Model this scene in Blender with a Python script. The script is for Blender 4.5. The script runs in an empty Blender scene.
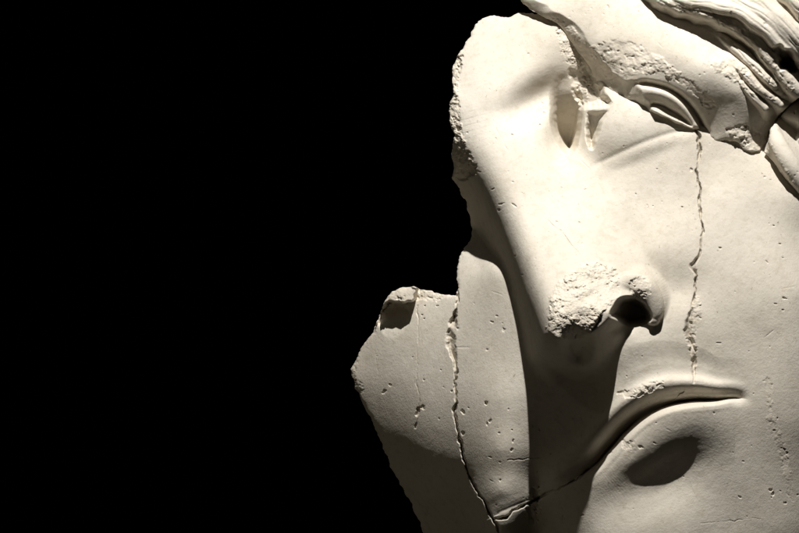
import bpy, math
import numpy as np

# ---------------------------------------------------------------- units
# The sculpture is modelled in "relief units": x to the right, y downwards, z towards
# the viewer; 1 unit = 1 mm of the colossal head.  CAM is the viewing distance.
S = 0.001
CAM = 2500.0
CX, CY, CZ = 399.5, 266.5, 1.5
rng = np.random.RandomState(7)

def world(x, y, z):
    k = (CAM - z) / CAM
    return np.stack([(x - CX) * S * k, -z * S, CZ - (y - CY) * S * k], -1)

# ---------------------------------------------------------------- noise
_perm = np.random.RandomState(3).permutation(256)
_perm = np.concatenate([_perm, _perm, _perm])
_g = np.random.RandomState(4).normal(size=(256, 3)); _g /= np.linalg.norm(_g, axis=1)[:, None]
_g = _g.astype(np.float32)

def noise(x, y, z):
    x = np.asarray(x, np.float32); y = np.asarray(y, np.float32); z = np.asarray(z, np.float32)
    xi = np.floor(x).astype(np.int32); yi = np.floor(y).astype(np.int32); zi = np.floor(z).astype(np.int32)
    xf = x - xi; yf = y - yi; zf = z - zi
    xi &= 255; yi &= 255; zi &= 255
    f = lambda t: t * t * t * (t * (t * 6 - 15) + 10)
    u, v, w = f(xf), f(yf), f(zf)
    def gr(i, j, k):
        h = _perm[_perm[_perm[xi + i] + yi + j] + zi + k]
        g = _g[h]
        return g[..., 0] * (xf - i) + g[..., 1] * (yf - j) + g[..., 2] * (zf - k)
    a = gr(0,0,0)*(1-u) + gr(1,0,0)*u
    b = gr(0,1,0)*(1-u) + gr(1,1,0)*u
    c = gr(0,0,1)*(1-u) + gr(1,0,1)*u
    d = gr(0,1,1)*(1-u) + gr(1,1,1)*u
    return ((a*(1-v)+b*v)*(1-w) + (c*(1-v)+d*v)*w) * 1.5

def fbm(x, y, z, scale, octv=4, gain=0.5, ridged=False):
    o = 0; a = 1.0; s = 1.0 / scale; t = 0
    for i in range(octv):
        n = noise(x*s + 17.3*i, y*s + 5.1*i, z*s + 9.7*i)
        if ridged: n = 1 - 2*np.abs(n)*1.4
        o = o + a*n; t += a; a *= gain; s *= 2.03
    return o / t

# ---------------------------------------------------------------- fields
def rbf(pts, smooth=0.0):
    P = np.array(pts, float); n = len(P)
    X = P[:, :2] / 100.0
    def K(A, B):
        d2 = ((A[:, None, :] - B[None, :, :])**2).sum(-1)
        return 0.5 * d2 * np.log(d2 + 1e-9)
    M = np.zeros((n+3, n+3)); M[:n, :n] = K(X, X) + smooth*np.eye(n)
    M[:n, n] = 1; M[:n, n+1:] = X; M[n, :n] = 1; M[n+1:, :n] = X.T
    w = np.linalg.solve(M, np.concatenate([P[:, 2], [0, 0, 0]]))
    def ev(x, y):
        sh = x.shape
        Q = np.stack([x.ravel(), y.ravel()], -1) / 100.0
        out = np.empty(len(Q))
        for i in range(0, len(Q), 40000):
            q = Q[i:i+40000]
            out[i:i+40000] = K(q, X) @ w[:n] + w[n] + q @ w[n+1:]
        return out.reshape(sh)
    return ev

def smax(a, b, k):
    h = np.clip(0.5 + 0.5*(a-b)/k, 0, 1)
    return b*(1-h) + a*h + k*h*(1-h)

def smin(a, b, k): return -smax(-a, -b, k)

def sstep(a, b, x):
    t = np.clip((x-a)/(b-a), 0, 1); return t*t*(3-2*t)

def curve(x, y, pts):
    """nearest point on a polyline: distance, signed side (+ = right of travel, y down), arc 0..1, interpolated extra columns"""
    P = np.array(pts, float)
    best = np.full(x.shape, 1e18); sd = np.zeros(x.shape); tt = np.zeros(x.shape)
    ex = [np.zeros(x.shape) for _ in range(P.shape[1]-2)]
    L = np.concatenate([[0], np.cumsum(np.hypot(*np.diff(P[:, :2], axis=0).T))])
    for i in range(len(P)-1):
        ax, ay = P[i, :2]; dx, dy = P[i+1, :2] - P[i, :2]; l2 = dx*dx + dy*dy
        t = np.clip(((x-ax)*dx + (y-ay)*dy)/l2, 0, 1)
        qx = x - ax - t*dx; qy = y - ay - t*dy
        d2 = qx*qx + qy*qy
        m = d2 < best
        best = np.where(m, d2, best)
        sd = np.where(m, np.sign(dx*qy - dy*qx), sd)
        tt = np.where(m, (L[i] + t*(L[i+1]-L[i]))/L[-1], tt)
        for j in range(len(ex)):
            ex[j] = np.where(m, P[i, 2+j] + t*(P[i+1, 2+j]-P[i, 2+j]), ex[j])
    d = np.sqrt(best)
    return (d, d*sd, tt, *ex)

def smooth_line(pts, n=8):
    """Catmull-Rom resampling of a polyline (any number of columns)"""
    P = np.array(pts, float)
    Q = np.vstack([2*P[0]-P[1], P, 2*P[-1]-P[-2]])
    out = []
    for i in range(1, len(Q)-2):
        for k in range(n):
            t = k/n
            out.append(0.5*((2*Q[i]) + (Q[i+1]-Q[i-1])*t + (2*Q[i-1]-5*Q[i]+4*Q[i+1]-Q[i+2])*t*t
                            + (3*Q[i]-Q[i-1]-3*Q[i+1]+Q[i+2])*t**3))
    out.append(P[-1]); return np.array(out)

def poly_sd(x, y, pts):
    """signed distance to a closed polygon, negative outside / positive inside"""
    P = np.array(pts, float); n = len(P)
    best = np.full(x.shape, 1e18); ins = np.zeros(x.shape, bool)
    for i in range(n):
        ax, ay = P[i]; bx, by = P[(i+1) % n]
        dx, dy = bx-ax, by-ay
        t = np.clip(((x-ax)*dx + (y-ay)*dy)/(dx*dx+dy*dy+1e-12), 0, 1)
        best = np.minimum(best, (x-ax-t*dx)**2 + (y-ay-t*dy)**2)
        if ay != by:
            c = ((ay > y) != (by > y)) & (x < (bx-ax)*(y-ay)/(by-ay) + ax)
            ins ^= c
    return np.sqrt(best) * np.where(ins, 1, -1)

def smooth_poly(x, y, pts):
    P = [tuple(p) for p in pts]
    C = smooth_line(P[-2:] + P + P[:2], 5)
    return poly_sd(x, y, C[10:-10])

def prof(s, keys):
    K = np.array(keys, float)
    xs, ys = K[:, 0], K[:, 1]
    m = np.gradient(ys, xs)
    i = np.clip(np.searchsorted(xs, s) - 1, 0, len(xs)-2)
    h = xs[i+1]-xs[i]; t = np.clip((s-xs[i])/h, 0, 1)
    return ((1+2*t)*(1-t)**2*ys[i] + t*(1-t)**2*h*m[i] + t*t*(3-2*t)*ys[i+1] + t*t*(t-1)*h*m[i+1])

def gb(x, y, cx, cy, rx, ry, ang=0):
    c, s = math.cos(math.radians(ang)), math.sin(math.radians(ang))
    a = ((x-cx)*c + (y-cy)*s)/rx; b = (-(x-cx)*s + (y-cy)*c)/ry
    return np.exp(-(a*a + b*b))

# ---------------------------------------------------------------- the face: broad forms
BASE = [  # forehead piece and far side of the nose root
 (480,22,-112),(520,14,-98),(450,75,-106),(500,60,-80),(455,110,-100),(540,45,-76),(520,85,-66),(490,100,-70),
 (455,150,-112),(462,180,-145),(470,215,-150),(560,30,-80),(575,50,-82),(440,-40,-190),(520,-40,-140),(600,-40,-125),
 # inner orbit, eye, lower lid
 (600,80,-80),(605,110,-62),(640,105,-45),(690,105,-34),(740,120,-30),(580,170,-52),(600,180,-40),
 (640,172,-27),(680,160,-21),(720,160,-20),(760,170,-18),(800,190,-18),(860,200,-60),(785,112,-70),
 # cheek on the near side
 (610,205,-24),(640,200,-21),(680,200,-14),(720,200,-7),(760,215,-7),(799,230,-15),(860,250,-60),
 (625,240,-12),(650,250,2),(700,255,5),(750,270,8),(799,290,2),(860,310,-45),
 (680,290,4),(690,310,12),(720,320,14),(760,340,12),(799,350,4),(860,370,-40),
 (640,342,22),(670,345,17),(700,370,14),(735,395,12),(770,400,10),(799,420,0),(860,440,-45),
 (596,376,-2),(625,365,18),(615,396,11),(640,420,12),(690,420,15),(740,450,6),(780,470,-4),(860,520,-65),
 (610,460,-6),(650,480,6),(700,490,4),(600,500,-12),(640,520,4),(690,533,2),(740,520,-4),(790,533,-16),
 (600,560,-14),(650,580,-8),(720,590,-14),(820,600,-60),
 # far side of the mouth and chin
 (570,400,-14),(560,440,-24),(555,480,-34),(565,520,-44),(560,580,-75),
 # far cheek
 (465,250,-122),(478,262,-100),(493,270,-68),(505,290,-50),(517,330,-34),(530,380,-24),(538,430,-30),(540,480,-50),(540,533,-82),
 (480,300,-76),(500,330,-50),(500,400,-38),(500,450,-38),(500,490,-46),(500,530,-61),(520,580,-110),
 (457,290,-108),(457,330,-96),(457,370,-90),(457,410,-88),(457,440,-93),(457,480,-111),(457,520,-140),
 (420,300,-138),(420,330,-130),(420,370,-126),(420,400,-127),(420,430,-133),(420,460,-147),(420,500,-176),(425,533,-205),
 (380,300,-173),(380,330,-166),(380,370,-164),(380,400,-169),(380,430,-181),(395,470,-190),(410,503,-202),
 (355,365,-190),(352,380,-193),(340,330,-215),(330,420,-235),(370,520,-245),(430,580,-230),(470,600,-215),
]

AXIS = smooth_line([(478,20,-105),(492,70,-76),(503,115,-60),(517,160,-40),(531,205,-16),(546,250,18),(560,290,50),(580,345,90),(600,400,125)])
MOUTH = smooth_line([(800,420),(765,404),(737,399),(715,401),(690,402),(665,407),(645,417),(627,432),(611,450),(595,467),(570,483),(540,497),(500,514)], 14)

def face_field(x, y):
    z = rbf(BASE, 2e-3)(x, y)
    # nose ridge -------------------------------------------------
    d, s, t, az = curve(x, y, AXIS)
    q = -s                                   # travelling down: right side of the picture positive
    right = 0.74*(np.sqrt(np.maximum(q-4,0)**2 + 26**2) - 26)
    right = right + 0.016*np.maximum(q-54, 0)**2*sstep(.30, .55, t)
    ql = -np.minimum(q, 0)
    ca = 1.9e-4 + 8.1e-4*sstep(.26, .66, t); q0 = np.sqrt(1.3/ca)
    steep = np.where(ql < q0, ca*ql**3, ca*q0**3 + 3.9*(ql-q0))
    soft = 0.7*(np.sqrt(ql**2 + 34**2) - 34)
    w = sstep(0.16, 0.34, t)
    left = soft*(1-w) + steep*w
    fade = sstep(0.02, 0.22, t)
    nose = az - right - left - (1-fade)*25
    # underside of the nose
    lat = (x-580)*.89 - (y-330)*.45
    dv = (x-580)*.45 + (y-330)*.89
    under = 76 - 1.75*dv - 0.027*np.minimum(lat,0)**2 - 0.02*np.maximum(lat-10,0)**2*sstep(-40,0,dv)
    nose = smin(nose, under, 9 + 12*sstep(570, 545, x))
    # broken tip: a tilted fracture face
    brk = 66 - 0.06*(x-582) - 0.04*(y-300)
    nose = smin(nose, brk, 3)
    z = smax(z, nose, 10 + 26*sstep(10, 50, q)*(1-sstep(312, 335, y)))
    # wings of the nose
    d, sg, t, cz, r = curve(x, y, smooth_line([(616,288,38,11),(630,284,37,13),(643,289,36,14),(651,299,33,12),(654,311,30,10),(653,319,27,7)]))
    z = smax(z, cz + np.sqrt(np.maximum(r*r-d*d, 0)) - r - 1.5*np.maximum(d-.75*r, 0), 3)
    z = smax(z, 4 - 0.05*((x-551)*.97-(y-345)*.2)**2 - 0.016*((x-551)*.2+(y-345)*.97)**2, 9)
    # nostrils
    z = z - 20*sstep(0.12, 0.9, gb(x, y, 577, 347, 15, 18, -20))
    nos = smooth_poly(x, y, [(612,316),(615,306),(621,299),(632,298),(643,304),(649,313),(649,320),(640,323),(628,324)])
    z = z - 38*sstep(-3, 6, nos) - 12*gb(x, y, 620, 326, 13, 7, -25)
    # mouth --------------------------------------------------------
    mm = (x > 470) & (y > 300) & (y < 580)
    s = np.full(x.shape, 200.); t = np.zeros(x.shape)
    _, s[mm], t[mm] = curve(x[mm], y[mm], MOUTH)
    # travelling right-to-left: below the line is on the left of travel
    s = -s
    u = t                                     # 0 beyond near corner, 1 far
    amp = sstep(0.16, 0.32, u) * (1 - 0.95*sstep(0.60, 0.80, u))
    wid = 0.55 + 0.45*sstep(0.16, 0.45, u)
    f = prof(np.clip(s/wid, -70, 110), [(-70,0),(-46,-2),(-33,0),(-25,6),(-18,4.5),(-12,-3),(-7,-7),(-4,-14),(-1.5,-21),(0,-9),(4,4),(11,9),(20,9),(32,5),(46,1),(60,0),(110,0)])
    near_corner = sstep(4, 12, s)*(1 - sstep(.36, .58, u))
    f = f*(1-near_corner) + near_corner*8.5*(1 - sstep(8, 66, s))
    z = z + amp*f - 11*sstep(.36, .56, u)*(1-sstep(.62, .85, u))*sstep(-14, -6, s)*(1-sstep(-3, 1, s))
    hx = (x-661)*.85 - (y-475)*.53; hy = (x-661)*.53 + (y-475)*.85
    hy = hy + .0022*hx**2
    z = z + np.exp(-np.abs((hx-3)/38)**2.2)*prof(np.clip(hy, -60, 80), [(-60,0),(-45,0),(-36,1.5),(-25,2.5),(-15,0),(-5,-5),(4,-7.8),(11,-8.8),(21,-7.2),(38,-2.6),(60,0),(80,0)])
    # small dimple at the near corner of the mouth
    z = z - 3*gb(x, y, 738, 398, 9, 6)
    wxy = 2.5*noise(x/7, y/7, 0*x+31)
    hc = smooth_poly(x, y, [(377,322),(380,309),(390,303),(403,304),(411,309),(411,318),(405,330),(394,338),(382,333)]) + wxy
    z = z - 9*sstep(-1.0, 4.0, hc)*(1-.95*sstep(306,336,y))
    lg = smooth_poly(x, y, [(368,330),(374,308),(388,280),(416,280),(414,300),(404,303),(390,303),(381,311),(376,324)]) + wxy
    z = z + 23*sstep(-1.5, 2.5, lg)
    # eye ----------------------------------------------------------
    lid = smooth_line([(588,172),(610,161),(640,147),(668,137),(697,131)])
    d, s, t = curve(x, y, lid)
    up = s                                     # travelling right: above has negative cross -> see sign below
    above = -up
    ball = -24 - 0.0060*((x-650)*.95+(y-128)*-.30)**2 - 0.010*((x-650)*.30+(y-128)*.95)**2
    z = smax(z, ball, 10)
    z = z + 1.0*np.exp(-((above+5)/6.0)**2)*sstep(0,.15,t)*(1-sstep(.9,1,t)) - 1.0*np.exp(-((above-3)/3.0)**2)*sstep(0,.15,t)*(1-sstep(.9,1,t))
    # hollow of the orbit beside the nose
    wn = 1.6*noise(x/9, y/9, 0*x+61) + .8*noise(x/4, y/4, 0*x+62)
    hol = smooth_poly(x, y, [(574,70),(579,90),(583,106),(580,126),(577,143),(570,153),(561,145),(554,130),(551,110),(552,90),(560,74)]) + .35*wn
    fr = poly_sd(x, y, [(570,70),(584,60),(598,82),(608,103),(596,106),(582,107),(577,98)]) + 1.5*wn
    z = z - np.clip(.45*(y-62), 0, 20)*sstep(-4, 5, fr)
    z = z - np.clip(.65*((y-92) + np.sqrt((y-92)**2 + 9**2)), 0, 80)*sstep(-3, 7, hol)*np.where(x > 570, sstep(-2.5, 0.6, hol), 1)
    z = z - 22*gb(x, y, 540, 98, 36, 18, -34) - 26*gb(x, y, 566, 130, 17, 32, 8)
    h2 = smooth_poly(x, y, [(587,113),(597,111),(608,111),(602,122),(597,136),(592,149),(588,142),(586,128)]) + .5*wn
    z = z - np.clip(3 + .75*(y-108), 2, 32)*sstep(-2, 5, h2)
    return z

# ---------------------------------------------------------------- brow, lid and hair fragment
BROW = [(500,-40,-120),(525,-8,-92),(545,14,-80),(565,28,-79),(580,52,-74),
 (560,8,-78),(590,20,-60),(600,45,-46),(620,70,-32),(645,70,-14),(670,76,-6),(700,100,-6),(730,127,-14),
 (610,20,-44),(640,38,-20),(670,55,-4),(700,78,4),(730,104,-4),(752,127,-17),
 (580,-20,-78),(620,0,-50),(650,15,-28),(680,38,-8),(710,65,6),(738,92,2),(764,122,-19),
 (640,-30,-66),(660,-2,-42),(690,25,-16),(715,52,-3),(742,82,1),(768,108,-14),
 (700,18,-18),(728,50,-6),(755,80,-6),(780,98,-22),(740,20,-16),(780,60,-16),(799,90,-30),
 (700,-20,-50),(760,-20,-40),(800,20,-46),(860,60,-70),(860,-40,-80),(700,-60,-90),(600,-70,-120)]
_low = [(595,76),(604,92),(612,102),(640,107),(665,118),(690,128),(706,134),(715,142),(738,142),(752,151),(763,147),(768,136)]
_lz = np.maximum(face_field(np.array([[p[0] for p in _low]], float), np.array([[p[1] for p in _low]], float))[0], -68) + 5
_lz[4:8] -= 5
BROW += [(p[0], p[1], float(q)) for p, q in zip(_low, _lz)]
LOCKS = [ # x, y, z of crest, radius
 [(640,-36,-40,11),(664,-4,-14,10),(692,8,-2,9),(722,17,6,9),(750,34,9,9),(770,58,7,8),(788,82,0,8),(806,100,-10,7)],
 [(655,-30,-30,8),(678,-4,-4,8),(708,4,10,8),(738,11,18,8),(764,28,20,8),(784,50,14,7)],
 [(670,-34,-26,7),(700,-10,0,7),(735,0,14,7),(765,16,20,7),(790,42,14,7),(806,60,4,7)],
 [(698,14,-26,4),(720,36,-8,4),(742,54,0,5),(766,78,2,5),(784,94,-10,5)],
 [(704,36,-22,3),(738,66,1,5),(760,90,2,5),(780,104,-10,5)],
 [(716,54,-16,3),(745,88,1,4),(765,108,-4,4)],
 [(690,-40,-20,16),(735,-14,8,13),(765,6,16,12),(792,32,16,11),(830,66,0,12)],
 [(755,-35,-6,14),(790,-6,12,13),(812,14,12,13),(850,40,-10,14)],
]
FOLD = smooth_line([(634,83),(650,84),(668,89),(684,100),(697,116),(706,133)])
CREASE = smooth_line([(648,104),(662,106),(678,115),(690,125),(698,131)])

def brow_field(x, y):
    z = rbf(BROW, 1e-3)(x, y)
    edge = smooth_line([(512,-14,8),(524,4,9),(545,17,10),(566,33,12),(583,58,15),(597,82,20),(611,103,26),(627,103,22),(642,107,10)], 5)
    d, s, t, ew = curve(x, y, edge)
    ew = ew*(1 + .35*noise(x/15, y/15, 0*x+51))
    z = z - .72*np.maximum(ew - d, 0) + 8*np.exp(-(d/24)**2)*(1-sstep(.5,.75,t))
    for L in LOCKS:
        d, s, t, lz, lr = curve(x, y, smooth_line(L, 6))
        wob = 1 + 0.25*noise(x/14, y/14, 0*x+L[0][0])
        h = lz + np.sqrt(np.maximum(lr**2 - (d*wob)**2, 0)) - np.maximum(d*wob-lr, 0)*2.2 - lr*.55 - .7*sstep(.2, .9, np.cos((s + 2.5*noise(x/18, y/18, 0*x+L[0][1]))*2*math.pi/5.6))*(1-sstep(.9*lr, 1.15*lr, d))*sstep(0, .15, t)*(1-sstep(.8, 1, t))*np.clip(.6+noise(x/12, y/12, 0*x+17), 0, 1)
        z = smax(z, h, 2.5)
    # chisel grooves along the locks are cut in above; fold of the upper lid, lid roll below it
    d, s, t = curve(x, y, FOLD)
    e = sstep(0, .12, t)
    z = z - 9*np.exp(-(d/2.8)**2)*e
    z = z + 3*np.exp(-((s-8)/5)**2)*sstep(0.0,.2,t)
    d, s, t = curve(x, y, CREASE)
    z = z - 4*np.exp(-(d/2.2)**2)*sstep(0,.1,t)
    d, s, t = curve(x, y, smooth_line([(648,109),(665,118),(684,126),(698,131)]))
    z = z + 6*np.exp(-((d-1)/3.2)**2)*sstep(0,.15,t)*(1-sstep(.88,1,t))
    # deep hole between the locks
    z = z - 34*sstep(.3,.75, gb(x + 5*noise(x/9, y/9, 0*x+71), y + 5*noise(x/9, y/9, 0*x+72), 786, 60, 9, 17, -35))
    return z

HAIR = [(769,128,-32),(765,150,-20),(780,170,-20),(800,195,-26),(790,115,-38),(805,105,-46),(780,140,-20),(795,165,-16),(815,190,-26),(800,135,-42),(815,160,-34),(840,130,-60),(850,200,-60),(880,160,-90)]
HLOCKS = [[(772,128,-16,7),(779,146,-8,9),(792,168,-6,10),(812,196,-14,10)],[(788,112,-24,8),(806,118,-22,10),(840,150,-36,12)],[(800,140,-30,6),(816,160,-30,7),(840,190,-44,9)]]
def hair_field(x, y):
    z = rbf(HAIR, 1e-3)(x, y)
    for L in HLOCKS:
        d, s, t, lz, lr = curve(x, y, smooth_line(L, 6))
        h = lz + np.sqrt(np.maximum(lr**2 - d**2, 0)) - np.maximum(d-lr, 0)*2 - lr*.6
        z = smax(z, h, 2)
    return z

# ---------------------------------------------------------------- outlines
OUT_FACE = [(476,24),(482,18),(494,15),(501,17),(510,16),(524,12),(535,14),(554,10),(570,24),(586,44),(598,62),(608,80),(618,96),(640,100),(690,118),(715,132),(758,140),(766,118),(790,98),(815,88),(838,120),(830,180),(842,260),(834,340),(840,420),(826,500),(815,560),(780,578),(700,570),(640,582),(560,574),
            (500,580),(446,566),(424,533),(410,503),(392,470),(378,436),(366,410),(357,392),(352,378),(351,370),(356,360),(364,344),(372,334),(376,326),(378,316),
            (384,300),(392,292),(402,287),(414,287),(428,290),(444,294),(456,296),(457,288),(457,272),(460,258),(463,248),(468,244),(472,238),(472,228),(470,215),(466,203),(461,194),(456,184),(452,178),
            (454,168),(451,158),(453,146),(456,136),(452,128),(449,120),(450,108),(452,98),(453,84),(452,70),(457,58),(464,45),(470,34)]
OUT_BROW = [(520,-36),(514,-24),(516,-8),(524,4),(532,11),(545,17),(556,23),(566,33),(574,46),(583,58),(591,70),(597,82),(604,93),(611,103),(619,105),(627,103),(640,107),(652,112),(668,119),(684,126),(697,131),
            (706,133),(714,143),(726,140),(738,142),(744,149),(752,152),(760,151),(766,143),(769,131),(776,119),(786,109),(799,98),(822,88),(836,62),(828,20),(834,-10),(812,-30),(770,-48),(700,-42),(640,-52),(580,-44)]
OUT_HAIR = [(770,129.5),(777,119.5),(786,110),(799,98.5),(824,90),(844,104),(838,150),(848,196),(836,226),(806,203),(790,186),(776,166),(764,152),(768,142)]

# ---------------------------------------------------------------- cracks (x, y, half width, depth)
CRACK_L = [(457,286,1.0,8),(458,300,1.2,9),(456,314,2.4,10),(453,326,5.0,11),(450,336,5.5,11),(451,346,4.5,10),(454,360,2.6,9),(456,375,1.6,8),(455,388,1.4,8),(457,402,1.6,9),(454,411,2.6,9),(457,420,1.6,9),(459,436,1.6,9),(462,452,1.6,9),(467,468,1.4,9),(474,486,1.4,9),(484,502,1.4,9),(494,519,1.6,9),(504,545,1.6,9),(520,640,1.6,9)]
CRACK_M = [(494,519,1.5,7),(506,517,1.5,8),(516,509,1.6,8),(528,503,1.8,8),(537,499,2.2,8),(548,493,1.2,8),(562,487,1.3,8),(577,479,1.4,8),(590,469,1.6,8)]
CRACK_R = [(694,129,2.0,6),(699,136,2.2,6),(700,149,2.4,6),(698,163,1.3,5),(698,178,1.1,5),(700,194,1.2,5),(700,205,2.0,6),(701,216,1.1,5),(702,228,1.1,5),(701,242,1.2,5),(698,256,1.6,6),(693,266,3.4,6),(697,276,1.3,6),(695,292,1.4,6),(694,303,1.8,6),(690,317,4.0,7),(687,331,4.4,7),(691,343,3.2,6),(693,356,2.8,5),(694,368,2.4,4),(693,382,1.4,2)]
HAIRLINES = [ # x,y,width,depth
 [(417,306,.7,2.0),(418,330,.5,1.0),(418,352,.4,.5),(417,372,.4,.5),(418,392,.5,.8),(420,415,.6,1.2),(416,428,.5,.6)],
 [(540,458,.5,1),(522,459,.6,1.4),(507,460,.5,1)],
 [(375,350,.4,.3),(378,370,.4,.5),(377,390,.4,.3)],
 [(590,268,.6,.6),(576,250,1.2,1.4),(562,234,1.0,1.4),(548,220,.6,.8)],
 [(495,128,.5,.6),(501,138,.7,1.1),(507,150,.5,.6)],
 [(700,523,.4,.3),(730,521,.45,.5),(760,518,.4,.4)],
 [(660,408,.6,2),(672,400,.8,2.5),(684,391,.6,2)],
 [(432,460,.4,.4),(447,487,.5,.7),(455,503,.5,.7),(462,520,.4,.5)],
 [(770,157,.8,1),(780,165,1.6,2.5),(788,176,1.6,2.5),(799,192,1.2,2)],
]

CRACK_DARK = None
def carve(z, x, y, pts, rough=0.42, deep=1.0):
    P = np.array(pts)
    m = (x > P[:,0].min()-14) & (x < P[:,0].max()+14) & (y > P[:,1].min()-14) & (y < P[:,1].max()+14)
    if not m.any(): return z
    xs, ys, zs = x[m], y[m], z[m]
    wx = xs + 2.2*noise(xs/15, ys/15, 0*xs+3) + 1.3*noise(xs/6, ys/6, 0*xs) + .35*noise(xs/2.6, ys/2.6, 0*xs+3)
    wy = ys + 1.5*noise(xs/6, ys/6, 0*xs+7)
    d, s, t, w, dep = curve(wx, wy, P)
    w = w * (1 + 1.3*rough*noise(xs/8, ys/8, 0*xs+11) + .3*rough*noise(xs/2.2, ys/2.2, 0*xs+5))
    w = np.maximum(w, .35)
    g = (1 - sstep(.25, 1.0, d/w))*np.clip(dep/5, 0, 1)*(.55 + .6*noise(xs/9, ys/9, 0*xs+33))
    CRACK_DARK[m] = np.maximum(CRACK_DARK[m], np.clip(g, 0, 1))
    zs = zs - 1.0*dep*(1 - sstep(0.15, 1.1, d/w))*np.clip(.75+1.1*noise(xs/13, ys/13, 0*xs+91), .25, 1.2)*(1+.3*noise(xs/5, ys/5, 0*xs+21))
    out = z.copy(); out[m] = zs; return out

def stamp(z, x0, y0, h, cx, cy, rx, ry, ang, dep, seed):
    """irregular chipped pit on a regular grid"""
    R = max(rx, ry)*1.8 + 2
    i0 = max(int((cx-R-x0)/h), 0); i1 = int((cx+R-x0)/h)+2
    j0 = max(int((cy-R-y0)/h), 0); j1 = int((cy+R-y0)/h)+2
    sub = z[j0:j1, i0:i1]
    if sub.size == 0: return
    yy, xx = np.mgrid[j0:j0+sub.shape[0], i0:i0+sub.shape[1]]
    xx = xx*h + x0; yy = yy*h + y0
    c, s = math.cos(ang), math.sin(ang)
    a = ((xx-cx)*c+(yy-cy)*s)/rx; b = (-(xx-cx)*s+(yy-cy)*c)/ry
    r = np.sqrt(a*a+b*b)*(1+.6*noise(xx/(R*.45), yy/(R*.45), 0*xx+seed)+.35*noise(xx/(R*.2), yy/(R*.2), 0*xx+seed+9))
    sub -= dep*(1 - sstep(.5, 1.05, r))

# rough, freshly broken patches: polygon, amplitude, grain, sink
ROUGH_FACE = [
 ([(764,376),(772,380),(774,410),(784,440),(797,500),(789,500),(778,450),(766,420)], .8, 9, .1),
 ([(694,296),(701,296),(702,310),(697,330),(697,372),(692,376),(688,340),(692,310)], 1.3, 8, .2),
 ([(549,300),(556,284),(570,272),(586,263),(602,262),(614,268),(621,282),(619,296),(608,308),(598,320),(592,332),(578,340),(562,340),(547,330)], 3.2, 7, -1.0),
 ([(628,284),(634,276),(646,275),(653,284),(650,294),(640,298),(632,302)], 2.4, 6, .6),
 ([(556,24),(566,28),(580,52),(598,84),(606,104),(580,110),(574,92),(582,74),(566,62),(558,44)], 3.0, 7, .5),
 ([(446,50),(462,56),(459,90),(460,110),(463,135),(474,160),(480,172),(466,180),(446,184),(440,120)], 5.0, 8, 2.0),
 ([(380,296),(400,284),(456,294),(440,300),(420,300),(404,304),(390,304),(376,330),(370,330)], 3.2, 8, .5),
 ([(618,392),(640,386),(662,381),(664,388),(644,393),(626,400)], 2.0, 5, .8),
 ([(530,490),(540,486),(541,520),(530,526),(524,514)], 3.0, 5, .5),
 ([(622,440),(634,440),(634,450),(624,452)], 1.6, 4, .8),
 ([(346,362),(358,354),(356,376),(366,392),(356,396)], 2.2, 6, .5),
]
ROUGH_BROW = [
 ([(585,48),(610,38),(640,44),(668,62),(690,80),(720,104),(712,112),(690,92),(660,72),(630,76),(612,82),(598,72)], 2.6, 10, .0),
 ([(660,-4),(690,6),(735,20),(765,46),(786,70),(799,90),(775,80),(745,50),(715,34),(690,22)], 2.2, 12, 0),
 ([(700,62),(770,104),(799,90),(780,78),(740,58)], 2.0, 7, 0),
 ([(545,14),(575,28),(600,60),(590,66),(570,40)], 2.0, 8, 0),
 ([(724,128),(745,124),(768,136),(764,152),(740,148)], 3.0, 8, .5),
]
ROUGH_HAIR = [([(768,140),(774,150),(800,190),(790,190),(764,152)], 2.0, 6, 0)]

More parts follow.
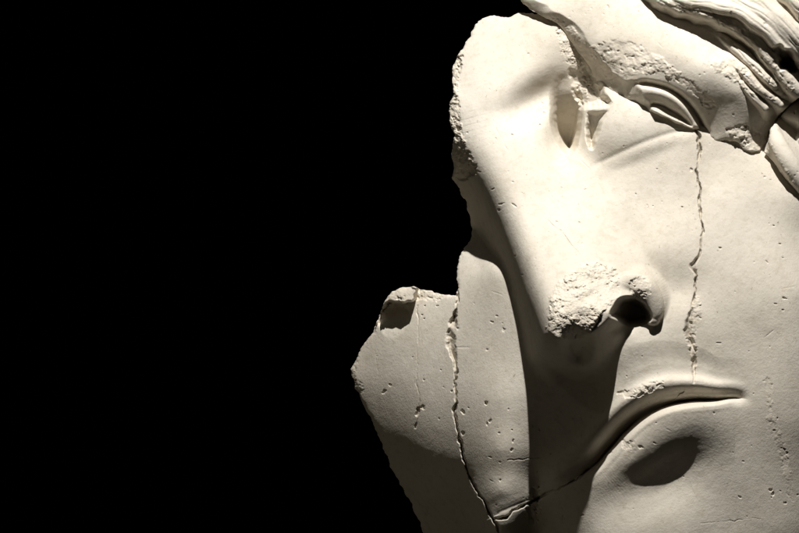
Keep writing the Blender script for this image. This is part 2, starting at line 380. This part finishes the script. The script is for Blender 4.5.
PITS = [(486,403,2.6,2.0,.9,4.5),(490,421,1.8,3.2,.3,1.8),(487,424,1.2,2.0,.2,1.5),(499,433,1.6,1.0,0,1.2),(513,441,1.0,2.2,.3,1.4),(490,457,2.6,1.3,.4,1.8),(500,462,1.2,1.2,0,1.5),
 (425,306,1.0,1.0,0,2.2),(437,306,1.0,1.0,0,2.2),(422,315,1.2,1.2,0,2.5),(424,319,1.0,1.0,0,2.0),(384,392,4,1.6,-.6,2.2),(390,385,2.2,1.4,.4,2),(418,412,2.4,7,.2,3.0),(416,425,1.4,4,.3,2),
 (492,322,3,1.2,.4,1.3),(497,316,2,1.2,.2,1.3),(504,330,2.6,2.6,.8,1.0),(487,350,1.8,1.8,0,1.0),(424,380,1.2,1.2,0,1.4),(441,370,1.0,1.0,0,1.2),(463,412,3.6,2.4,.9,2.0),(463,433,2.4,3.4,.2,2.0),(452,391,1.4,1.4,0,1.5),
 (740,497,2.2,1.2,.5,2.2),(770,490,2.4,2.0,.2,2.2),(773,494,1.8,3.2,.2,1.8),(785,503,1.8,1.2,.4,1.8),(610,452,3.0,2.2,.4,1.5),(640,447,3,3,.2,1.0),(714,413,1.2,1.2,0,1.2),
 (682,207,1.6,1.0,.2,1.6),(657,169,1.4,.8,.5,1.0),(636,194,1.0,.8,0,1.1),(653,206,1.0,.8,0,1.0),(720,248,2.2,1.0,.2,1.8),(774,226,1.4,1.0,.3,1.6),(780,244,2.0,1.0,.4,1.4),(767,262,2.4,1.2,.8,1.4),(783,258,1.6,1.0,.3,1.2),
 (512,135,1.6,1.2,.4,1.4),(544,113,2.6,1.6,.2,1.6),(540,125,1.4,1.2,.2,1.4),(535,117,1.2,1.0,0,1.2),(493,189,3.4,.8,-.5,1.8),(501,204,4.0,1.0,-.3,1.6),(514,205,3.4,1.2,.6,1.4),(499,210,1.6,1.6,0,1.4),
 (557,222,2.4,1.0,.5,1.3),(580,223,2.4,1.2,.5,1.3),(562,188,1.6,.8,.5,1.2),(640,395,4,2.2,-.5,2.4),(632,397,2,1.4,0,2.0),(650,392,3,1.4,-.3,1.8),(540,430,1,1,0,1),(719,343,4,.8,0,.8),(700,318,2,1.2,.4,1),
 (784,298,2.6,1.4,.5,1.6),(776,304,1.8,1.0,.2,1.2),(783,310,1.2,1.0,0,1.2),(512,430,1,1,0,1.2),(483,258,1,1,0,.8),(522,275,1.2,1,0,1.2),(515,256,1.2,1,0,1.0)]

# ---------------------------------------------------------------- mesh building
mats = {}

def rough_apply(z, x, y, patches):
    mask = np.zeros(x.shape)
    for poly, amp, grain, sink in patches:
        P = np.array(poly)
        m = (x > P[:,0].min()-8) & (x < P[:,0].max()+8) & (y > P[:,1].min()-8) & (y < P[:,1].max()+8)
        if not m.any(): continue
        xs, ys, zs = x[m], y[m], z[m]
        sd = poly_sd(xs, ys, poly) + 3.0*noise(xs/5, ys/5, 0*xs+1) + 1.6*noise(xs/2, ys/2, 0*xs+2)
        k = sstep(-.6, 2.2, sd)
        big = fbm(xs, ys, zs*.5+13, grain*4, 2, .5)
        r = 1.3*big + fbm(xs, ys, zs*.5, grain*1.7, 5, .72)*(1.1+1.4*big) - .5*sstep(.15, .4, fbm(xs, ys, zs*.5+40, grain*.8, 3, .6))
        z[m] = zs + k*(amp*r - sink)
        mask[m] = np.maximum(mask[m], k)
    return z, mask

def build_height(field, bounds, h, outline, patches, cracks=(), pits=(), npits=0, edge_noise=2.0, seed=0, chip=1.0):
    x0, x1, y0, y1 = bounds
    gx = np.arange(x0, x1+h, h); gy = np.arange(y0, y1+h, h)
    X, Y = np.meshgrid(gx, gy)
    # outline with a ragged edge
    sd = poly_sd(X, Y, outline)
    near = np.abs(sd) < 12
    sd = sd.copy()
    sd[near] += edge_noise*(.75*noise(X[near]/11, Y[near]/11, 0*X[near]+seed) + .22*noise(X[near]/3.4, Y[near]/3.4, 0*X[near]+seed+4))
    # snap grid points next to the outline onto it
    gyy, gxx = np.gradient(sd, h)
    g2 = gxx**2 + gyy**2 + 1e-6
    sn = np.abs(sd) < .62*h
    XX = X.copy(); YY = Y.copy()
    stepx = np.clip(-sd*gxx/g2, -.48*h, .48*h); stepy = np.clip(-sd*gyy/g2, -.48*h, .48*h)
    XX[sn] += stepx[sn]; YY[sn] += stepy[sn]
    keep = (sd > 0) | sn
    use = sd > -3*h
    Z = np.full(X.shape, -400.0)
    Z[use] = field(XX[use], YY[use])
    # worn rounding of the broken edge
    e = np.clip(sd, 0, 60)
    Z = Z - chip*2.2*np.exp(-e/1.6)
    Z, mask = rough_apply(Z, XX, YY, patches)
    global CRACK_DARK
    CRACK_DARK = np.zeros(X.shape)
    for c in cracks: Z = carve(Z, XX, YY, c)
    mask = mask - CRACK_DARK*(1 + mask)          # negative = grime and shade painted into the crack, positive = fresh break
    # overall weathering
    u = use
    Z[u] += .5*fbm(XX[u], YY[u], Z[u]*.6, 42, 3) + .12*fbm(XX[u], YY[u], Z[u]*.6, 7, 3)
    for i, (cx, cy, rx, ry, a, dep) in enumerate(pits):
        stamp(Z, x0, y0, h, cx, cy, .8*rx, .8*ry, a, .9*dep, i*1.7)
    r = np.random.RandomState(100+seed)
    for i in range(npits):
        cx = r.uniform(x0, x1); cy = r.uniform(y0, y1); q = r.pareto(2.2)
        s = min(.55 + .5*q, 2.4); el = r.uniform(.4, 1)
        stamp(Z, x0, y0, h, cx, cy, s, s*el, r.uniform(0, 3.14), .45*s + .25, i*.77)
    for i in range(npits//7):                       # scratches
        cx = r.uniform(x0, x1); cy = r.uniform(y0, y1)
        stamp(Z, x0, y0, h, cx, cy, r.uniform(3, 9), r.uniform(.45, .7), r.uniform(-1.0, 1.0), r.uniform(.15, .5), i*.31)
    return XX, YY, Z, keep, mask

def build_rim(P2, T, rows, seed, lean=(0.12, 0.0)):
    pass

def make_parts(name, X, Y, Z, keep, mask, splitter, parent_map, depth=110, rows=9, seed=0):
    """splitter(xc, yc) -> integer part id per face.  Adds the broken side faces of the outline
    to part 0..n nearest, returns {id: (verts, faces, normals, mask)}"""
    H, W = X.shape
    idx = np.full(X.shape, -1); n = keep.sum(); idx[keep] = np.arange(n)
    V = world(X[keep], Y[keep], Z[keep]); 
    raw = np.stack([X[keep], Y[keep], Z[keep]], -1)
    mk = mask[keep]
    a = idx[:-1, :-1]; b = idx[:-1, 1:]; c = idx[1:, 1:]; d = idx[1:, :-1]
    ok = (a >= 0) & (b >= 0) & (c >= 0) & (d >= 0)
    F = np.stack([a[ok], d[ok], c[ok], b[ok]], -1)
    # boundary edges -> rim
    E = np.concatenate([F[:, [0,1]], F[:, [1,2]], F[:, [2,3]], F[:, [3,0]]])
    key = E[:,0].astype(np.int64)*n + E[:,1]; rev = E[:,1].astype(np.int64)*n + E[:,0]
    bd = E[~np.isin(key, rev)]
    bv = np.unique(bd)
    m = {v: i for i, v in enumerate(bv)}
    lut = np.full(n, -1); lut[bv] = np.arange(len(bv))
    base = raw[bv]
    # outward 2-D direction at rim vertices
    ou = np.zeros((len(bv), 2))
    ev = raw[bd[:,1], :2] - raw[bd[:,0], :2]
    nrm = np.stack([-ev[:,1], ev[:,0]], -1)
    np.add.at(ou, lut[bd[:,0]], nrm); np.add.at(ou, lut[bd[:,1]], nrm)
    # smooth along: average with neighbours
    for _ in range(12):
        s2 = ou.copy(); np.add.at(s2, lut[bd[:,0]], ou[lut[bd[:,1]]]); np.add.at(s2, lut[bd[:,1]], ou[lut[bd[:,0]]]); ou = s2/3
    ou /= np.linalg.norm(ou, axis=1)[:,None] + 1e-9
    if ((base[:,:2]-base[:,:2].mean(0))*ou).sum() < 0: ou = -ou
    allraw = [raw]; allF = [F]; allm = [mk]
    prev = bv
    off = n
    rr = rows
    for r in range(1, rr+1):
        t = (r/rr)**1.6
        q = base.copy()
        q[:,2] -= depth*t
        k = min(1, r/3)
        ns = fbm(q[:,0], q[:,1], q[:,2], 13, 4, .6)*3.5*k - 1.5*k - 16*t
        q[:,:2] += ou*ns[:,None]
        allraw.append(q); allm.append(np.ones(len(q)))
        cur = off + np.arange(len(bv))
        pa = prev[lut[bd[:,0]]] if r > 1 else bd[:,0]
        pb = prev[lut[bd[:,1]]] if r > 1 else bd[:,1]
        ca = cur[lut[bd[:,0]]]; cb = cur[lut[bd[:,1]]]
        allF.append(np.stack([pb, pa, ca, cb], -1))
        prev = cur; off += len(bv)
    R = np.concatenate(allraw); F = np.concatenate(allF); M = np.concatenate(allm)
    Vw = world(R[:,0], R[:,1], R[:,2])
    # smooth vertex normals of the whole surface
    p = Vw[F]
    fn = np.cross(p[:,2]-p[:,0], p[:,3]-p[:,1])
    vn = np.zeros_like(Vw)
    for k in range(4): np.add.at(vn, F[:,k], fn)
    vn /= np.linalg.norm(vn, axis=1)[:,None] + 1e-20
    fc = R[F].mean(1)
    pid = splitter(fc[:,0], fc[:,1])
    out = {}
    for i in np.unique(pid):
        f = F[pid == i]
        uv, inv = np.unique(f, return_inverse=True)
        out[int(i)] = (Vw[uv], inv.reshape(f.shape), vn[uv], M[uv])
    return out

def mesh_obj(name, data, mat, parent=None, label=None):
    V, F, N, M = data
    me = bpy.data.meshes.new(name)
    me.vertices.add(len(V)); me.vertices.foreach_set('co', V.astype(np.float32).ravel())
    me.loops.add(len(F)*4); me.polygons.add(len(F))
    me.polygons.foreach_set('loop_start', np.arange(0, len(F)*4, 4, dtype=np.int32))
    me.loops.foreach_set('vertex_index', F.astype(np.int32).ravel())
    me.update(calc_edges=True)
    me.polygons.foreach_set('use_smooth', np.ones(len(F), bool))
    at = me.attributes.new('broken', 'FLOAT', 'POINT'); at.data.foreach_set('value', M.astype(np.float32))
    me.validate()
    if len(me.vertices) == len(N): me.normals_split_custom_set_from_vertices(N.astype(np.float32).tolist())
    me.materials.append(mat)
    o = bpy.data.objects.new(name, me); bpy.context.scene.collection.objects.link(o)
    if parent: o.parent = parent
    if label: o['label'] = label
    return o

# ---------------------------------------------------------------- materials
def stone_material():
    m = bpy.data.materials.new('weathered_marble'); m.use_nodes = True
    nt = m.node_tree; N = nt.nodes; L = nt.links; N.clear()
    out = N.new('ShaderNodeOutputMaterial'); b = N.new('ShaderNodeBsdfPrincipled'); L.new(b.outputs[0], out.inputs[0])
    tc = N.new('ShaderNodeTexCoord')
    def nz(scale, detail=6, rough=.6, dist=0):
        n = N.new('ShaderNodeTexNoise'); n.inputs['Scale'].default_value = scale; n.inputs['Detail'].default_value = detail
        n.inputs['Roughness'].default_value = rough; n.inputs['Distortion'].default_value = dist
        L.new(tc.outputs['Object'], n.inputs['Vector']); return n
    def ramp(src, stops):
        r = N.new('ShaderNodeValToRGB'); L.new(src, r.inputs[0])
        while len(r.color_ramp.elements) < len(stops): r.color_ramp.elements.new(.5)
        for e, (p, c) in zip(r.color_ramp.elements, stops): e.position = p; e.color = (*c, 1)
        return r.outputs[0]
    def mix(mode, fac, a, c):
        x = N.new('ShaderNodeMix'); x.data_type = 'RGBA'; x.blend_type = mode
        if isinstance(fac, float): x.inputs[0].default_value = fac
        else: L.new(fac, x.inputs[0])
        for sock, v in ((x.inputs[6], a), (x.inputs[7], c)):
            if isinstance(v, tuple): sock.default_value = (*v, 1)
            else: L.new(v, sock)
        return x.outputs[2]
    base = ramp(nz(9, 7, .6, .4).outputs[0], [(.3, (.60,.55,.465)), (.5, (.68,.63,.54)), (.72, (.74,.695,.61))])
    fine = ramp(nz(120, 5, .65).outputs[0], [(.32, (.82,.80,.76)), (.5, (1,1,1))])
    c = mix('MULTIPLY', .6, base, fine)
    stain = ramp(nz(28, 8, .7, 1.2).outputs[0], [(.60, (1,1,1)), (.74, (.80,.72,.58))])
    c = mix('MULTIPLY', .6, c, stain)
    speck = ramp(nz(330, 3, .6).outputs[0], [(.26, (.45,.40,.33)), (.33, (1,1,1))])
    c = mix('MULTIPLY', .8, c, speck)
    at = N.new('ShaderNodeAttribute'); at.attribute_name = 'broken'
    fresh = mix('MULTIPLY', .8, (.67,.615,.52), fine)
    pos = N.new('ShaderNodeMath'); pos.operation = 'MULTIPLY'; pos.inputs[1].default_value = 1; pos.use_clamp = True
    L.new(at.outputs['Fac'], pos.inputs[0])
    c = mix('MIX', pos.outputs[0], c, fresh)
    neg = N.new('ShaderNodeMath'); neg.operation = 'MULTIPLY'; neg.inputs[1].default_value = -.6; neg.use_clamp = True
    L.new(at.outputs['Fac'], neg.inputs[0])
    c = mix('MIX', neg.outputs[0], c, (.16, .125, .08))  # cracks darkened by colour: grime plus the shade of the groove
    L.new(c, b.inputs['Base Color'])
    b.inputs['Roughness'].default_value = .78
    b.inputs['Specular IOR Level'].default_value = .25
    bp = N.new('ShaderNodeBump'); bp.inputs['Strength'].default_value = .35; bp.inputs['Distance'].default_value = .0012
    L.new(nz(420, 6, .7).outputs[0], bp.inputs['Height'])
    bp2 = N.new('ShaderNodeBump'); bp2.inputs['Strength'].default_value = .08; bp2.inputs['Distance'].default_value = .003
    L.new(nz(90, 5, .6).outputs[0], bp2.inputs['Height']); L.new(bp.outputs[0], bp2.inputs['Normal'])
    L.new(bp2.outputs[0], b.inputs['Normal'])
    return m
STONE = stone_material()

# ---------------------------------------------------------------- build
H = 0.7
head = bpy.data.objects.new('statue_head', None); bpy.context.scene.collection.objects.link(head)
head.location = (0.2, 0.1, 1.0); head.empty_display_size = .1
head['label'] = 'colossal cream marble head of a statue, broken and reassembled from fragments, against black'
head['category'] = 'sculpture'

def child(name, data, parent, label=None):
    o = mesh_obj(name, data, STONE, parent, label)
    w = parent
    while w is not None:
        if w is head: o.location = (-head.location.x, -head.location.y, -head.location.z) if parent is head else (0, 0, 0)
        w = w.parent
    return o

ALLC = [CRACK_L, CRACK_M, CRACK_R] + HAIRLINES
X, Y, Z, keep, mask = build_height(face_field, (336, 850, -6, 590), 0.55, OUT_FACE, ROUGH_FACE, ALLC, PITS, 230, 3.4, 1)

def side(pts, x, y):                      # >0: right of travel direction with y down -> see curve()
    return curve(x, y, [p[:2] for p in pts])[1]
NOSE_POLY = [(505,118),(530,128),(556,150),(592,205),(625,250),(652,274),(666,296),(664,322),(650,330),(632,326),(612,356),(592,372),(560,374),(540,362),(533,330),(512,290),(490,240),(470,190),(462,170)]
EYE_POLY = [(588,172),(610,161),(640,147),(668,137),(697,131),(697,120),(640,90),(600,100),(592,120),(590,148)]
UPLIP = [(737,397),(715,399),(690,400),(665,404),(645,413),(627,428),(611,446),(595,463),(570,480),(543,494),(556,470),(590,425),(612,399),(645,386),(680,373),(715,376)]
LOLIP = [(737,400),(715,403),(690,404),(665,408),(645,418),(627,433),(611,451),(595,468),(570,485),(545,499),(565,505),(600,495),(640,470),(680,447),(715,430),(735,412)]
def split_face(x, y):
    pid = np.zeros(x.shape, int)                                  # 0 middle fragment with the nose
    wx = x + 2.2*noise(x/15, y/15, 0*x+3) + 1.3*noise(x/6, y/6, 0*x) + .35*noise(x/2.6, y/2.6, 0*x+3); wy = y + 1.5*noise(x/6, y/6, 0*x+7)
    sl = side([(457,200)] + [p[:2] for p in CRACK_L] + [(520,700)], wx, wy)
    left = sl > 0
    left &= y > 282
    D = [(694,60),(694,129)] + [p[:2] for p in CRACK_R[1:]] + [(690,402),(665,407),(645,417),(627,432),(611,450)] + [p[:2] for p in CRACK_M[::-1]]
    poly = D + [(504,545),(520,640),(520,720),(1000,720),(1000,60)]
    low = poly_sd(wx, wy, poly) > 0
    pid[low] = 1; pid[left] = 2
    nose = poly_sd(x, y, NOSE_POLY) > 0; pid[nose & (pid == 0)] = 3
    pid[(poly_sd(x, y, EYE_POLY) > 0) & (pid == 0)] = 4
    pid[(poly_sd(x, y, UPLIP) > 0) & (pid < 2)] = 5
    pid[(poly_sd(x, y, LOLIP) > 0) & (pid < 2)] = 6
    return pid
parts = make_parts('face', X, Y, Z, keep, mask, split_face, None, depth=110, seed=1)
mid = child('face_fragment', parts[0], head, 'middle face fragment with the nose, between the two long cracks')
low = child('face_fragment', parts[1], head, 'large smooth cheek and chin fragment right of the crack beside the nose')
far = child('face_fragment', parts[2], head, 'shaded cheek fragment at far left with jagged top, left of the crack')
child('nose', parts[3], mid, 'straight nose with the tip broken off')
child('eyeball', parts[4], mid)
child('upper_lip', parts[5], mid)
child('lower_lip', parts[6], low)

X, Y, Z, keep, mask = build_height(brow_field, (490, 850, -60, 160), H, OUT_BROW, ROUGH_BROW, (), (), 160, 2.0, 5)
def split_brow(x, y):
    s = curve(x, y, [(620,-90),(652,-12),(690,30),(720,56),(748,86),(776,112),(800,130)])[1]
    pid = np.where(s > 0, 0, 1)
    return pid
parts = make_parts('brow', X, Y, Z, keep, mask, split_brow, None, depth=70, seed=2)
brow = child('brow_fragment', parts[0], head, 'bright fragment with the brow and folded upper eyelid, lying over the eye')
child('hair', parts[1], brow)
X, Y, Z, keep, mask = build_height(hair_field, (758, 860, 86, 230), H, OUT_HAIR, ROUGH_HAIR, (), (), 40, 1.5, 9)
parts = make_parts('hair', X, Y, Z, keep, mask, lambda x, y: np.zeros(x.shape, int), None, depth=60, seed=3)
child('hair_fragment', parts[0], head, 'small curl of hair by the temple below the crack')

# ---------------------------------------------------------------- backdrop
bm = bpy.data.materials.new('black_cloth'); bm.use_nodes = True
nt = bm.node_tree; b = nt.nodes['Principled BSDF']
b.inputs['Roughness'].default_value = 1; b.inputs['Specular IOR Level'].default_value = 0
n = nt.nodes.new('ShaderNodeTexNoise'); n.inputs['Scale'].default_value = 3
r = nt.nodes.new('ShaderNodeValToRGB'); r.color_ramp.elements[0].color = (.0012,.0012,.0012,1); r.color_ramp.elements[1].color = (.0022,.0021,.002,1)
nt.links.new(n.outputs[0], r.inputs[0]); nt.links.new(r.outputs[0], b.inputs['Base Color'])
me = bpy.data.meshes.new('backdrop')
vs = []; fs = []
for i in range(61):
    xx = -6 + i*.2
    for zz in (-3, 7): vs.append((xx, 4 + .05*math.sin(i*1.3) + .03*math.sin(i*.57), zz))
for i in range(60): fs.append((2*i, 2*i+2, 2*i+3, 2*i+1))
me.from_pydata(vs, [], fs); me.materials.append(bm)
for p in me.polygons: p.use_smooth = True
o = bpy.data.objects.new('backdrop', me); bpy.context.scene.collection.objects.link(o); o['kind'] = 'structure'

# ---------------------------------------------------------------- light
from mathutils import Vector
def lamp(name, kind, loc, target, energy, size, color, **kw):
    l = bpy.data.lights.new(name, kind); l.energy = energy; l.color = color
    if kind == 'SPOT': l.shadow_soft_size = size; l.spot_size = math.radians(kw.get('angle', 50)); l.spot_blend = kw.get('blend', .6)
    if kind == 'AREA': l.size = size
    o = bpy.data.objects.new(name, l); bpy.context.scene.collection.objects.link(o)
    o.location = loc; o.rotation_euler = (Vector(target) - Vector(loc)).to_track_quat('-Z', 'Y').to_euler()
    return o
def rel(x, y, z): return tuple(world(np.array(float(x)), np.array(float(y)), np.array(float(z))))
T = rel(600, 230, 0)
Ld = Vector((-0.01, -.475, .88)).normalized()
lamp('spot_lamp', 'SPOT', Vector(T) + Ld*1.8, T, 240, .012, (1, .964, .918), angle=60, blend=.8)
lamp('fill_lamp', 'SPOT', Vector(T) + Vector((-.9, -1.1, 1.2)), T, 1.2, .03, (1, .93, .8), angle=70, blend=.8)
lamp('low_lamp', 'SPOT', Vector(T) + Vector((-1.6, -.5, -1.0)), T, 3.6, .05, (1, .86, .62), angle=50, blend=.8)

w = bpy.data.worlds.new('World'); bpy.context.scene.world = w; w.use_nodes = True
w.node_tree.nodes['Background'].inputs[0].default_value = (1, .93, .8, 1)
w.node_tree.nodes['Background'].inputs[1].default_value = 0.003

# ---------------------------------------------------------------- camera
cam = bpy.data.cameras.new('camera'); co = bpy.data.objects.new('camera', cam); bpy.context.scene.collection.objects.link(co)
co.location = (0, -CAM*S, CZ); co.rotation_euler = (math.radians(90), 0, 0)
cam.sensor_width = 36; cam.lens = 36*CAM/799.0; cam.clip_end = 100; cam.clip_start = .01
sc = bpy.context.scene; sc.camera = co
sc.view_settings.view_transform = 'Standard'; sc.view_settings.look = 'None'; sc.view_settings.exposure = 0; sc.view_settings.gamma = 1
sc.cycles.max_bounces = 6; sc.cycles.diffuse_bounces = 4
